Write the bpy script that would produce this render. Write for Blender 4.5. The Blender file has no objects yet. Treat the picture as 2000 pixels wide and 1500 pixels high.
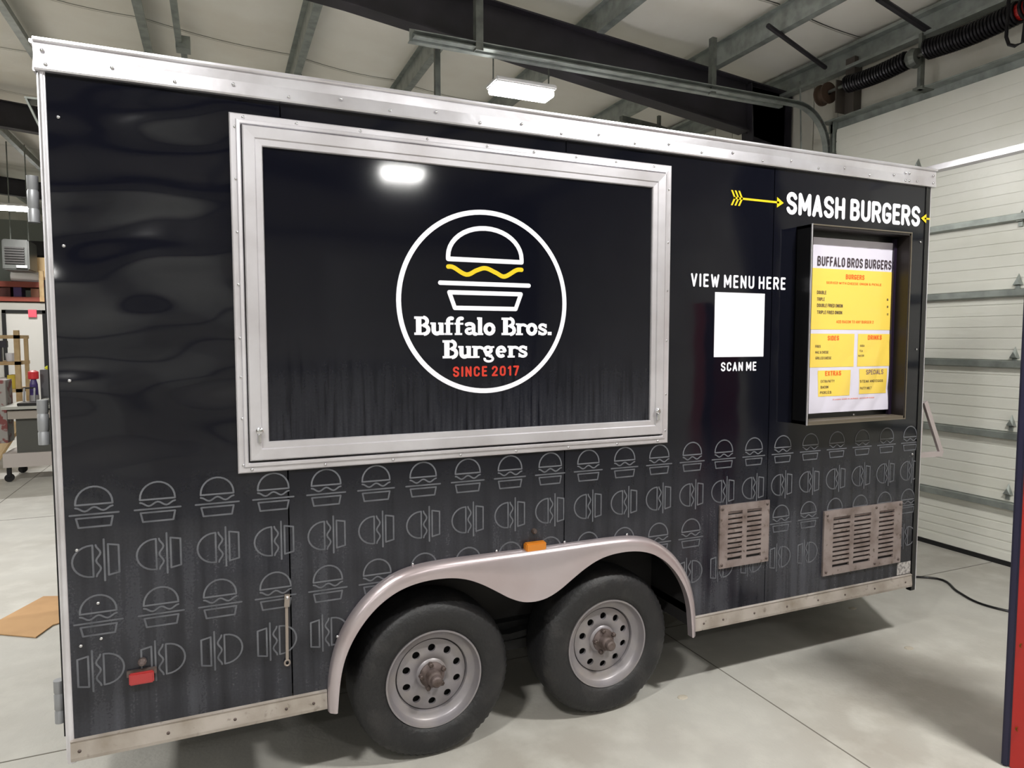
import bpy, bmesh, math, random
from mathutils import Vector, Matrix
random.seed(7)
PI = math.pi
S = bpy.context.scene
COL = S.collection
# ---------------------------------------------------------------- camera
F = 1328.5
YAW, PITCH = 0.4072, -0.0656
CAM = Vector((0.4984, -2.6366, 1.7562))
fw = Vector((math.sin(YAW)*math.cos(PITCH), math.cos(YAW)*math.cos(PITCH), math.sin(PITCH)))
rt = fw.cross(Vector((0, 0, 1))).normalized()
up = rt.cross(fw)
cd = bpy.data.cameras.new('camera'); cam = bpy.data.objects.new('camera', cd); COL.objects.link(cam)
cam.matrix_world = Matrix(((rt.x, up.x, -fw.x, CAM.x), (rt.y, up.y, -fw.y, CAM.y), (rt.z, up.z, -fw.z, CAM.z), (0, 0, 0, 1)))
cd.sensor_width = 36; cd.lens = F/2000*36; cd.clip_start = .05; cd.clip_end = 200
S.camera = cam
S.view_settings.view_transform = 'Standard'; S.view_settings.look = 'None'
S.view_settings.gamma = 1; S.view_settings.use_curve_mapping = False
S.view_settings.exposure = -0.15
def at(px, py, ax, val):
    d = rt*((px-1000)/F) - up*((py-750)/F) + fw
    i = 'xyz'.index(ax); return CAM + d*((val-CAM[i])/d[i])
def roofz(x): return 5.13-.09*x if x > -6 else 5.67+.09*(x+6)
# ---------------------------------------------------------------- world and lamps' light
w = bpy.data.worlds.new('world'); S.world = w; w.use_nodes = True
w.node_tree.nodes['Background'].inputs[0].default_value = (.9, .95, 1, 1)
w.node_tree.nodes['Background'].inputs[1].default_value = .02
LAMPS = [  # x, y, z, watts; LN tells which unseen ones are added for fill
    (2.85, 2.62, 3.76, 120), (-2.4, 10.3, 3.76, 180), (2.62, -5.7, 3.76, 70),
    (-3.3, -5.2, 3.76, 60), (-2.9, 2.6, 3.76, 240), (3.5, -2.0, 4.0, 215), (-.4, -2.1, 4.0, 160),
    (3.0, 10.3, 3.76, 100), (-8.5, 2.6, 3.9, 200), (-1.8, -8.4, 3.9, 110), (-8.5, 10.3, 3.9, 200), (-3.5, 16.5, 3.9, 250)]
for i, (x, y, z, wt) in enumerate(LAMPS):
    l = bpy.data.lights.new('lamp_light', 'AREA'); l.shape = 'RECTANGLE'; l.size = .46; l.size_y = .13
    l.energy = wt*.78; l.color = (1, .985, .95)
    o = bpy.data.objects.new('lamp_light', l); COL.objects.link(o); o.location = (x, y, z-.012)
# ---------------------------------------------------------------- helpers
def lin(c):
    return tuple(((v/255)/12.92 if v/255 <= .04045 else ((v/255+.055)/1.055)**2.4) for v in c)
def mat(name, rgb, rough=.5, metal=0., var=None, bump=None, coat=0., stretch=(1, 1, 1), emit=None, spec=.5, var2=None):
    m = bpy.data.materials.new(name); m.use_nodes = True
    nt = m.node_tree; b = nt.nodes['Principled BSDF']
    c = lin(rgb)+(1,)
    b.inputs['Base Color'].default_value = c; b.inputs['Roughness'].default_value = rough
    b.inputs['Metallic'].default_value = metal; b.inputs['Coat Weight'].default_value = coat
    b.inputs['Coat Roughness'].default_value = .08; b.inputs['Specular IOR Level'].default_value = spec
    tc = nt.nodes.new('ShaderNodeTexCoord'); mp = nt.nodes.new('ShaderNodeMapping'); mp.inputs['Scale'].default_value = stretch
    nt.links.new(tc.outputs['Object'], mp.inputs[0])
    def noise(scale, det=5):
        n = nt.nodes.new('ShaderNodeTexNoise'); n.inputs['Scale'].default_value = scale; n.inputs['Detail'].default_value = det
        nt.links.new(mp.outputs[0], n.inputs[0]); return n.outputs[0]
    if var:
        sc, rgb2, lo, hi = var
        r = nt.nodes.new('ShaderNodeMapRange'); r.inputs[1].default_value = lo; r.inputs[2].default_value = hi
        nt.links.new(noise(sc), r.inputs[0])
        mx = nt.nodes.new('ShaderNodeMix'); mx.data_type = 'RGBA'; mx.inputs[6].default_value = c; mx.inputs[7].default_value = lin(rgb2)+(1,)
        nt.links.new(r.outputs[0], mx.inputs[0]); out = mx.outputs[2]
        if var2:
            sc, rgb3, lo, hi = var2
            r = nt.nodes.new('ShaderNodeMapRange'); r.inputs[1].default_value = lo; r.inputs[2].default_value = hi
            nt.links.new(noise(sc), r.inputs[0])
            m2 = nt.nodes.new('ShaderNodeMix'); m2.data_type = 'RGBA'; m2.inputs[7].default_value = lin(rgb3)+(1,)
            nt.links.new(out, m2.inputs[6]); nt.links.new(r.outputs[0], m2.inputs[0]); out = m2.outputs[2]
        nt.links.new(out, b.inputs['Base Color'])
    if bump:
        sc, st, dist = bump
        bn = nt.nodes.new('ShaderNodeBump'); bn.inputs['Strength'].default_value = st; bn.inputs['Distance'].default_value = dist
        nt.links.new(noise(sc, 3), bn.inputs['Height']); nt.links.new(bn.outputs[0], b.inputs['Normal'])
    if emit:
        b.inputs['Emission Color'].default_value = lin(emit[0])+(1,); b.inputs['Emission Strength'].default_value = emit[1]
    return m

class MB:
    def __init__(s): s.v = []; s.f = []
    def add(s, v, f):
        k = len(s.v); s.v += [Vector(p) for p in v]; s.f += [tuple(i+k for i in q) for q in f]; return s
    def box(s, x0, x1, y0, y1, z0, z1):
        return s.add([(x0,y0,z0),(x1,y0,z0),(x1,y1,z0),(x0,y1,z0),(x0,y0,z1),(x1,y0,z1),(x1,y1,z1),(x0,y1,z1)],
                     [(0,3,2,1),(4,5,6,7),(0,1,5,4),(1,2,6,5),(2,3,7,6),(3,0,4,7)])
    def bar(s, p, q, wd, ht, upv=(0,0,1)):
        p = Vector(p); q = Vector(q); d = (q-p).normalized(); u = Vector(upv); r = d.cross(u).normalized(); u = r.cross(d)
        a = [p+r*i*wd/2+u*j*ht/2 for i, j in ((-1,-1),(1,-1),(1,1),(-1,1))]; b = [x+q-p for x in a]
        return s.add(a+b, [(3,2,1,0),(4,5,6,7),(0,1,5,4),(1,2,6,5),(2,3,7,6),(3,0,4,7)])
    def prism(s, poly, p, q, wv, hv):     # 2D section poly along p->q
        p = Vector(p); q = Vector(q); wv = Vector(wv); hv = Vector(hv); n = len(poly)
        a = [p+wv*x+hv*y for x, y in poly]; b = [q+wv*x+hv*y for x, y in poly]
        return s.add(a+b, [tuple(range(n))[::-1], tuple(range(n, 2*n))]+[(i, (i+1) % n, n+(i+1) % n, n+i) for i in range(n)])
    def tube(s, pts, r, n=10, cap=True):
        pts = [Vector(p) for p in pts]; k = len(s.v); m = len(pts); prev = None
        for i, p in enumerate(pts):
            d = (pts[min(i+1, m-1)]-pts[max(i-1, 0)]).normalized()
            if prev is None:
                a = Vector((0,0,1)) if abs(d.z) < .9 else Vector((1,0,0)); u = d.cross(a).normalized()
            else: u = (prev-d*prev.dot(d)).normalized()
            prev = u; v = d.cross(u); rr = r[i] if isinstance(r, (list, tuple)) else r
            s.v += [p+u*rr*math.cos(2*PI*j/n)+v*rr*math.sin(2*PI*j/n) for j in range(n)]
        for i in range(m-1):
            for j in range(n): s.f.append((k+i*n+j, k+i*n+(j+1) % n, k+(i+1)*n+(j+1) % n, k+(i+1)*n+j))
        if cap: s.f += [tuple(k+j for j in range(n))[::-1], tuple(k+(m-1)*n+j for j in range(n))]
        return s
    def lathe(s, prof, c, n=64, axis='y', mod=None):    # prof: (radius, along)
        k = len(s.v); c = Vector(c); m = len(prof)
        for i, (r, h) in enumerate(prof):
            for j in range(n):
                a = 2*PI*j/n; rr = r*(mod(i, j) if mod else 1)
                s.v.append(c+(Vector((rr*math.cos(a), h, rr*math.sin(a))) if axis == 'y' else Vector((rr*math.cos(a), rr*math.sin(a), h))))
        for i in range(m-1):
            for j in range(n): s.f.append((k+i*n+j, k+i*n+(j+1) % n, k+(i+1)*n+(j+1) % n, k+(i+1)*n+j))
        return s
    def dome(s, c, r, h, n=8):            # rivet head facing -y
        return s.lathe([(r, 0), (r*.85, -h*.6), (r*.4, -h), (.0001, -h)], c, n)
    def sheet(s, fn, nu, nv):
        k = len(s.v)
        for i in range(nu+1):
            for j in range(nv+1): s.v.append(Vector(fn(i/nu, j/nv)))
        for i in range(nu):
            for j in range(nv):
                a = k+i*(nv+1)+j; s.f.append((a, a+nv+1, a+nv+2, a+1))
        return s
    def build(s, name, m, parent=None, bevel=0, smooth=False, **tags):
        isflat = len(s.v) > 3 and max(v.y for v in s.v)-min(v.y for v in s.v) < .0008
        off = root_loc(parent)
        me = bpy.data.meshes.new(name); me.from_pydata([v-off for v in s.v], [], s.f)
        bm = bmesh.new(); bm.from_mesh(me); bmesh.ops.recalc_face_normals(bm, faces=bm.faces)
        if isflat:
            for f in bm.faces:
                if f.normal.y > 0: f.normal_flip()
        if bevel: bmesh.ops.bevel(bm, geom=[e for e in bm.edges if len(e.link_faces) == 2 and e.calc_face_angle() > .6], offset=bevel, segments=2, affect='EDGES', clamp_overlap=True)
        if smooth:
            for f in bm.faces: f.smooth = True
            for e in bm.edges:
                if len(e.link_faces) == 2 and e.calc_face_angle() > .7: e.smooth = False
        bm.to_mesh(me); bm.free()
        me.materials.append(m)
        o = bpy.data.objects.new(name, me); COL.objects.link(o)
        if parent: o.parent = parent
        for a, b in tags.items(): o[a] = b
        return o
def root_loc(p):
    v = Vector((0,0,0))
    while p: v += p.location; p = p.parent
    return v
def thing(name, label, cat, loc=(0,0,0), group=None, kind=None):
    o = bpy.data.objects.new(name, None); COL.objects.link(o); o.location = loc; o.empty_display_size = .1
    if kind: o['kind'] = kind
    else: o['label'] = label; o['category'] = cat
    if group: o['group'] = group
    return o
def dup(o, loc, parent):
    c = o.copy(); COL.objects.link(c); c.parent = parent; c.location = Vector(loc)-root_loc(parent); return c
def proto(mb, name, m, parent, first, **k):    # mesh about its own origin placed at first
    me_o = MB(); me_o.v = mb.v; me_o.f = mb.f
    o = me_o.build(name, m, None, **k); o.parent = parent; o.location = Vector(first)-root_loc(parent); return o
def many(mb, name, m, parent, pts, **k):
    pts = list(pts); o = proto(mb, name, m, parent, pts[0], **k)
    for p in pts[1:]: dup(o, p, parent)
    return o
# ---- flat lettering -------------------------------------------------
def ribbon2d(pts, t, closed=False, rnd=True):
    V = []; Fc = []
    P = [Vector(p) for p in pts]; n = len(P)
    segs = range(n if closed else n-1)
    for i in segs:
        a, b = P[i], P[(i+1) % n]
        if (b-a).length < 1e-7: continue
        d = (b-a).normalized(); q = Vector((-d.y, d.x))*t/2; k = len(V)
        V += [a+q, a-q, b-q, b+q]; Fc.append((k, k+1, k+2, k+3))
    for i in range(n):
        end = not closed and i in (0, n-1)
        if end and not rnd: continue
        k = len(V); V += [P[i]+Vector((math.cos(2*PI*j/14), math.sin(2*PI*j/14)))*t/2 for j in range(14)]; Fc.append(tuple(k+j for j in range(14)))
    return V, Fc
def arc(cx, cy, rx, ry, a0, a1, n=8):
    return [(cx+rx*math.cos(math.radians(a0+(a1-a0)*i/n)), cy+ry*math.sin(math.radians(a0+(a1-a0)*i/n))) for i in range(n+1)]
W_ = .5
def G(w=W_):
    h = w/2; r = min(.26, h)
    bowl = lambda y0, y1, x1: [(0, y1), (x1-.2, y1)]+arc(x1-.2, (y0+y1)/2, .2, (y1-y0)/2, 90, -90)+[(0, y0)]
    O = [arc(h, 1-r, h, r, 0, 180)+arc(h, r, h, r, 180, 360)+[(w, 1-r)]]
    return {
    'A': (w, [[(0,0),(h,1),(w,0)], [(w*.17,.3),(w*.83,.3)]]),
    'B': (w, [[(0,0),(0,1)], bowl(.53,1,w*.92), bowl(0,.53,w)]),
    'C': (w, [arc(h,1-r,h,r,0,180)+arc(h,r,h,r,180,360)]),
    'D': (w, [[(0,0),(0,1),(w-.22,1)]+arc(w-.22,.75,.22,.25,90,0)+arc(w-.22,.25,.22,.25,0,-90)+[(0,0)]]),
    'E': (w*.8, [[(w*.8,1),(0,1),(0,0),(w*.8,0)], [(0,.52),(w*.7,.52)]]),
    'F': (w*.8, [[(w*.8,1),(0,1),(0,0)], [(0,.5),(w*.7,.5)]]),
    'G': (w, [arc(h,1-r,h,r,20,180)+arc(h,r,h,r,180,360)+[(w,.42),(h*1.15,.42)]]),
    'H': (w, [[(0,0),(0,1)], [(w,0),(w,1)], [(0,.5),(w,.5)]]),
    'I': (0, [[(0,0),(0,1)]]),
    'K': (w, [[(0,0),(0,1)], [(w,1),(0,.42)], [(w*.3,.58),(w,0)]]),
    'L': (w*.8, [[(0,1),(0,0),(w*.8,0)]]),
    'M': (w*1.3, [[(0,0),(0,1),(w*.65,.25),(w*1.3,1),(w*1.3,0)]]),
    'N': (w, [[(0,0),(0,1),(w,0),(w,1)]]),
    'O': (w, O), '0': (w, O),
    'P': (w, [[(0,0),(0,1)], bowl(.45,1,w)]),
    'R': (w, [[(0,0),(0,1)], bowl(.48,1,w), [(w*.5,.48),(w,0)]]),
    'S': (w, [arc(h,.755,h,.245,15,235)+arc(h,.245,h,.245,55,-165)]),
    'T': (w, [[(0,1),(w,1)], [(h,0),(h,1)]]),
    'U': (w, [[(0,1)]+arc(h,r,h,r,180,360)+[(w,1)]]),
    'V': (w, [[(0,1),(h,0),(w,1)]]),
    'W': (w*1.5, [[(0,1),(w*.38,0),(w*.75,.8),(w*1.12,0),(w*1.5,1)]]),
    'Y': (w, [[(0,1),(h,.45),(w,1)], [(h,.45),(h,0)]]),
    'X': (w, [[(0,0),(w,1)], [(0,1),(w,0)]]),
    '1': (.2, [[(0,.82),(.2,1),(.2,0)]]),
    '2': (w, [arc(h,.74,h,.26,170,-30)+[(0,0),(w,0)]]),
    '7': (w, [[(0,1),(w,1),(w*.35,0)]]),
    '3': (w, [arc(h,.75,h,.25,170,-80)+arc(h,.25,h,.25,80,-170)]),
    '5': (w, [[(w,1),(0,1),(0,.55)]+arc(h,.3,h,.3,110,-160)]),
    '8': (w, [arc(h,.75,h*.9,.25,0,360), arc(h,.25,h,.25,0,360)]),
    '&': (w, [[(w,0),(w*.2,.75)]+arc(h*.9,.82,.16,.17,200,-20)+[(0,.3)]+arc(h*.8,.2,h*.8,.2,170,330)+[(w,.45)]]),
    '+': (w*.8, [[(0,.5),(w*.8,.5)], [(w*.4,.2),(w*.4,.8)]]),
    '.': (0, [[(0,0),(0,.01)]]), ' ': (.3, [])}
GL = G()
SLAB = {   # heavy slab-serif: (width, [(points, thickness, round)])
 'B': (.80, [([(.24,0),(.24,1)],.24,0), ([(.02,.94),(.5,.94)],.12,0), ([(.02,.06),(.5,.06)],.12,0), ([(.24,.52),(.5,.52)],.1,0),
       (arc(.46,.745,.20,.215,90,-90),.17,0), (arc(.48,.28,.24,.24,90,-90),.18,0)]),
 'u': (.74, [([(.2,.68)]+[(.2,.26)]+arc(.36,.26,.16,.19,180,300),.2,0), ([(.58,0),(.58,.68)],.2,0), ([(.03,.63),(.26,.63)],.1,0), ([(.42,.63),(.6,.63)],.1,0), ([(.5,.05),(.74,.05)],.1,0), ([(.34,.09),(.55,.2)],.12,0)]),
 'f': (.52, [([(.2,0),(.2,.72)]+arc(.36,.74,.16,.19,180,60),.19,0), ([(.02,.63),(.48,.63)],.1,0), ([(.03,.05),(.42,.05)],.1,0)]),
 'a': (.68, [(arc(.3,.5,.2,.13,160,0)+[(.5,.12)]+arc(.6,.12,.08,.07,180,300),.18,0), (arc(.28,.21,.16,.14,60,330),.15,0), ([(.3,.36),(.5,.38)],.1,0)]),
 'l': (.36, [([(.18,0),(.18,1)],.2,0), ([(.02,.94),(.2,.94)],.12,0), ([(.02,.05),(.35,.05)],.1,0)]),
 'o': (.68, [(arc(.33,.34,.22,.27,0,360,16),.19,0)]),
 'r': (.6, [([(.2,0),(.2,.68)],.2,0), ([(.02,.63),(.2,.63)],.1,0), ([(.02,.05),(.42,.05)],.1,0), (arc(.42,.44,.2,.16,170,40),.15,1)]),
 's': (.58, [(arc(.28,.49,.17,.13,10,250)+arc(.28,.19,.18,.13,75,-170),.15,0), ([(.47,.42),(.47,.66)],.08,0), ([(.08,.02),(.08,.26)],.08,0)]),
 'g': (.68, [(arc(.28,.45,.17,.16,0,360,14),.17,0), ([(.14,.3),(.2,.14),(.45,.13)],.12,1), (arc(.32,-.06,.22,.15,90,-200,14),.12,0), ([(.42,.6),(.62,.62)],.1,0)]),
 'e': (.66, [(arc(.32,.34,.2,.26,0,315,16),.18,0), ([(.2,.34),(.56,.34)],.1,0)]),
 '.': (.26, [([(.12,.0),(.12,.2)],.2,0)]), ' ': (.3, [])}
def text(name, s, x0, x1, z0, z1, y, m, parent, t=.16, gap=.17, slab=False, cap=1.0, slope=0, curve=None, **k):
    V = []; Fc = []; x = 0; WI = []; wi = 0
    for ch in s:
        WI += [wi]*(len(V)-len(WI)); wi += ch == ' '
        if slab:
            w, st = SLAB[ch]
            for pts, th, rd in st:
                v, f = ribbon2d([(a+x, b) for a, b in pts], th*1.14, False, bool(rd)); n = len(V); V += v; Fc += [tuple(i+n for i in q) for q in f]
            x += w*.98
        else:
            w, st = GL[ch]
            for pts in st:
                v, f = ribbon2d([(a+x, b) for a, b in pts], t/(1-t)); n = len(V); V += v; Fc += [tuple(i+n for i in q) for q in f]
            x += w+gap+t if ch != ' ' else .3
    a0 = min(v.x for v in V); a1 = max(v.x for v in V)
    b0, b1 = (0, 1) if slab else (min(v.y for v in V), max(v.y for v in V))
    mb = MB(); mb.v = [Vector((x0+(v.x-a0)/(a1-a0)*(x1-x0), y, z0+(v.y-b0)/(b1-b0)*(z1-z0)+slope*((v.x-a0)/(a1-a0)))) for i, v in enumerate(V)]; mb.f = Fc; stagger(mb)
    WI += [wi]*(len(V)-len(WI)); o = None
    for q in range(wi+1):      # one part per word
        idx = [i for i in range(len(V)) if WI[i] == q]; new = {i: n for n, i in enumerate(idx)}; wb = MB()
        wb.v = [mb.v[i] for i in idx]; wb.f = [tuple(new[i] for i in f) for f in Fc if f[0] in new]
        if curve:
            for v in wb.v: v.y = curve(v.x, v.z)-.0008-(y-v.y)
        o = wb.build(name, m, parent, **k)
    return o
def stagger(mb):
    # the flat pieces of a letter overlap: lift each by a hair so that none shadows another
    for k, q in enumerate(mb.f):
        for i in q: mb.v[i].y -= .00001*(k % 60)
def flat(pts, y): return [(p[0], y, p[1]) for p in pts]
# ---------------------------------------------------------------- materials
M_conc = mat('concrete', (176,174,168), .5, var=(.9,(158,153,144),.4,.75), var2=(5.,(186,184,177),.45,.75), bump=(60,.15,.01))
M_joint = mat('joint', (110,106,98), .8)
M_roof = mat('white_vinyl', (238,236,228), .5, var=(1.5,(230,226,216),.4,.7), bump=(3,.2,.05))
M_wallp = mat('liner_panel', (205,203,192), .5, var=(2,(188,185,172),.4,.7))
M_dark = mat('dark_recess', (14,14,15), .8)
M_steel = mat('black_steel', (30,28,34), .55, var=(4,(44,40,48),.4,.7))
M_galv = mat('galvanised', (158,164,160), .42, .5, var=(9,(134,140,136),.4,.65))
M_galvd = mat('galvanised_dull', (118,122,116), .5, .4, var=(9,(92,96,92),.4,.65))
M_alu = mat('aluminium', (226,225,232), .30, .72, var=(3,(190,186,190),.4,.7), bump=(25,.06,.01))
M_alu_frame = mat('aluminium_frame', (214,212,218), .36, .62, var=(3,(188,184,188),.4,.7), bump=(25,.06,.01))
M_alu_dirty = mat('aluminium_dirty', (182,174,168), .5, .45, var=(6,(140,130,118),.42,.72), var2=(30,(108,100,90),.62,.78))
M_fender = mat('aluminium_fender', (190,180,184), .30, .65, var=(3,(178,164,166),.4,.7))
M_chrome = mat('rivet_steel', (210,210,214), .22, 1.)
M_white = mat('white_vinyl_print', (228,228,236), .35)
M_yellow = mat('yellow_print', (222,192,24), .35)
M_red = mat('red_print', (196,52,36), .4)
M_gray_print = mat('grey_print', (98,100,106), .5, var=(14,(74,76,82),.4,.7))
M_black = mat('black_satin', (16,16,18), .3)
M_rub = mat('tire_rubber', (26,26,28), .55, var=(8,(52,50,50),.52,.8), bump=(60,.3,.01))
M_rim = mat('silver_rim', (138,134,138), .42, .45, var=(9,(150,144,142),.45,.75))
M_hub = mat('rusty_hub', (104,92,90), .6, .3, var=(22,(70,58,52),.4,.65))
M_amber = mat('amber_lens', (196,118,24), .25, coat=.5)
M_redlens = mat('red_lens', (160,38,40), .25, coat=.5)
M_door = mat('door_panel', (226,226,218), .3, bump=(26,.08,.01), var=(3,(220,220,210),.4,.7))
M_redpaint = mat('red_paint', (168,30,24), .3, var=(6,(160,28,22),.45,.7))
M_blk_edge = mat('dark_blue_edge', (22,20,52), .4)
M_brass = mat('brass_bolt', (160,130,60), .3, .9)
M_card = mat('cardboard', (186,148,106), .8, var=(2,(160,124,86),.4,.7))
M_wood = mat('pine', (196,170,128), .6, var=(6,(172,140,98),.4,.7))
M_woodred = mat('red_shelf', (122,50,34), .5)
M_lamp = mat('lamp_diffuser', (255,255,255), .5, emit=((255,254,250), 60))
M_lamph = mat('lamp_housing', (210,210,210), .4)
M_spring = mat('spring_steel', (24,22,26), .35, .5)
M_paper = mat('banner_paper', (206,202,216), .35, coat=.3)
M_pyel = mat('banner_yellow', (226,196,84), .4, coat=.3)
M_pred = mat('banner_orange', (226,98,34), .5)
M_pblk = mat('banner_ink', (62,52,58), .5)
def wrap_mat(name, d0, d1, streak, wave, fr=22):
    """glossy black wrap with road film that thickens towards the ground"""
    m = bpy.data.materials.new(name); m.use_nodes = True; nt = m.node_tree; N = nt.nodes.new; L = nt.links.new
    b = nt.nodes['Principled BSDF']
    tc = N('ShaderNodeTexCoord'); sp = N('ShaderNodeSeparateXYZ'); L(tc.outputs['Object'], sp.inputs[0])
    mr = N('ShaderNodeMapRange'); mr.interpolation_type = 'SMOOTHSTEP'
    mr.inputs[1].default_value = d0; mr.inputs[2].default_value = d1; mr.inputs[3].default_value = 0; mr.inputs[4].default_value = 1
    mp = N('ShaderNodeMapping'); mp.inputs['Scale'].default_value = (fr, 1, fr/20)
    b.inputs['Specular IOR Level'].default_value = .38; L(tc.outputs['Object'], mp.inputs[0])
    n1 = N('ShaderNodeTexNoise'); n1.inputs['Scale'].default_value = 1; n1.inputs['Detail'].default_value = 5; L(mp.outputs[0], n1.inputs[0])
    n2 = N('ShaderNodeTexNoise'); n2.inputs['Scale'].default_value = 2.6; n2.inputs['Detail'].default_value = 6; L(tc.outputs['Object'], n2.inputs[0])
    n3 = N('ShaderNodeTexNoise'); n3.inputs['Scale'].default_value = 130; L(tc.outputs['Object'], n3.inputs[0])
    # edge of the film wanders with the streaks
    ad = N('ShaderNodeMath'); ad.operation = 'MULTIPLY_ADD'; L(n1.outputs[0], ad.inputs[0]); ad.inputs[1].default_value = .5; L(sp.outputs[2], ad.inputs[2])
    sb = N('ShaderNodeMath'); sb.operation = 'SUBTRACT'; L(ad.outputs[0], sb.inputs[0]); sb.inputs[1].default_value = .25; L(sb.outputs[0], mr.inputs[0])
    s1 = N('ShaderNodeMapRange'); s1.inputs[1].default_value = .35; s1.inputs[2].default_value = .7; s1.inputs[3].default_value = 1-streak; s1.inputs[4].default_value = 1; L(n1.outputs[0], s1.inputs[0])
    s2 = N('ShaderNodeMapRange'); s2.inputs[1].default_value = .3; s2.inputs[2].default_value = .65; s2.inputs[3].default_value = .18; s2.inputs[4].default_value = 1; L(n2.outputs[0], s2.inputs[0])
    s3 = N('ShaderNodeMapRange'); s3.inputs[1].default_value = .3; s3.inputs[2].default_value = .75; s3.inputs[3].default_value = .75; s3.inputs[4].default_value = 1.25; L(n3.outputs[0], s3.inputs[0])
    f = mr.outputs[0]
    for q in (s1, s2, s3):
        mu = N('ShaderNodeMath'); mu.operation = 'MULTIPLY'; L(f, mu.inputs[0]); L(q.outputs[0], mu.inputs[1]); f = mu.outputs[0]
    mx = N('ShaderNodeMix'); mx.data_type = 'RGBA'; mx.inputs[6].default_value = lin((13,14,22))+(1,); mx.inputs[7].default_value = lin((72,73,80))+(1,)
    L(f, mx.inputs[0]); L(mx.outputs[2], b.inputs['Base Color'])
    rr = N('ShaderNodeMapRange'); rr.inputs[3].default_value = .075; rr.inputs[4].default_value = .55; L(f, rr.inputs[0]); L(rr.outputs[0], b.inputs['Roughness'])
    bn = N('ShaderNodeTexNoise'); bn.inputs['Scale'].default_value = 1.7; bn.inputs['Detail'].default_value = 1
    mp2 = N('ShaderNodeMapping'); mp2.inputs['Scale'].default_value = (.8, 1, 1.8); L(tc.outputs['Object'], mp2.inputs[0]); L(mp2.outputs[0], bn.inputs[0])
    bu = N('ShaderNodeBump'); bu.inputs['Strength'].default_value = 1; bu.inputs['Distance'].default_value = wave; L(bn.outputs[0], bu.inputs['Height']); L(bu.outputs[0], b.inputs['Normal'])
    return m
M_wrap = wrap_mat('black_wrap', 1.42, .72, .8, .010)
M_wrapL = wrap_mat('black_wrap_dented', 1.5, .7, .8, .07)
M_hatch = wrap_mat('black_hatch_wrap', 1.95, 1.0, .97, .0012, 55)
# ================================================================ SETTING
XD = 6.13
def setting(name): return thing(name, None, None, kind='structure')
def struct(mb, name, m, **k): return mb.build(name, m, None, kind='structure', **k)
struct(MB().box(-12.2, 6.4, -10.2, 21.2, -.15, 0), 'floor', M_conc)
fl = bpy.data.objects['floor']
def fpart(p0, p1, wd, nm='floor_joint'):
    MB().bar((p0[0], p0[1], .0005), (p1[0], p1[1], .0005), wd, .002).build(nm, M_joint, fl)
fpart((2.91, -6), (2.91, 14), .006); fpart((-12, .70), (6.1, .70), .006); fpart((-1.7, -9), (-1.7, 20), .008); fpart((-12, 5.3), (6.1, 5.3), .008)
# ceiling: vinyl insulation strips between seams, sagging between purlins
PURL = [5.05, 3.74, 2.57, 1.37, -.15, -1.4, -2.7, -3.95, -5.2, -6.5, -7.8, -9.1, -10.4]
PS = sorted(PURL+[-12, 6.4])
ceil = setting('ceiling')
def sag(x):
    for a, b in zip(PS, PS[1:]):
        if a <= x <= b: return .05*math.sin(PI*(x-a)/(b-a))
    return 0
ys = [-10.2+1.83*i for i in range(18)]
off = 5.75-min(ys, key=lambda q: abs(q-5.75)); ys = [y+off for y in ys]
ys[0] = -10.2; ys[-1] = 21.2
for y0, y1 in zip(ys, ys[1:]):
    MB().sheet(lambda u, v: ((-12.2+18.6*u), y0+.006+(y1-y0-.012)*v, roofz(-12.2+18.6*u)-sag(-12.2+18.6*u)*(.7+.3*math.sin(PI*v))+.012*(abs(v-.5) > .49)), 140, 8).build('insulation_strip', M_roof, ceil, smooth=True)
MB().sheet(lambda u, v: (-12.3+18.8*u, -10.3+31.6*v, roofz(-12.3+18.8*u)+.06), 40, 1).build('roof_deck', M_galvd, ceil)
# seam tapes
for y in ys[1:-1]:
    MB().sheet(lambda u, v: (-12+18.3*u, y-.006+.012*v, roofz(-12+18.3*u)-sag(-12+18.3*u)*.72-.004), 140, 1).build('seam_tape', mat('tape', (176,172,162), .6) if 'tape' not in bpy.data.materials else bpy.data.materials['tape'], ceil)
# walls
we = setting('wall_east')
def ribbed_wall(mb, x, y0, y1, z0, zf):   # boards facing -x
    y = y0
    while y < y1-.01:
        e = min(y+.3, y1); mb.append((y, e, z0, zf)); y = e
    return mb
for seg in ribbed_wall([], XD, 2.36, 21, 0, 4.62)+ribbed_wall([], XD, -10, -1.95, 0, 4.62):
    a, b, z0, z1 = seg
    MB().box(XD, XD+.04, a+.006, b-.006, z0, z1).build('wall_board', M_wallp, we)
MB().box(XD+.03, XD+.1, -10.2, 21.2, 0, 4.7).build('wall_backing', M_wallp, we)
MB().box(XD, XD+.03, -1.95, 2.36, 3.80, 4.62).build('header_panel', M_wallp, we)
def plain_wall(name, bx, m=M_wallp):
    return struct(MB().box(*bx), name, m)
plain_wall('wall_west', (-12.2, -12.1, -10.2, 21.2, 0, 5.2)); plain_wall('wall_north', (-12.2, 6.3, 21.1, 21.2, 0, 5.8)); plain_wall('wall_south', (-12.2, 6.3, -10.2, -10.1, 0, 5.8))
# added on the unseen south wall for their reflections: door sections and girts
ws = bpy.data.objects['wall_south']
for x0 in (-3.5, 2.3):
    for k in range(6): MB().box(x0, x0+3.4, -10.1, -10.05, .02+k*.55, .55+k*.55).build('door_section', M_door, ws)
for z in (1.2, 3.6): MB().box(-12, 6.1, -10.1, -9.98, z, z+.09).build('girt', M_steel, ws)
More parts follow.
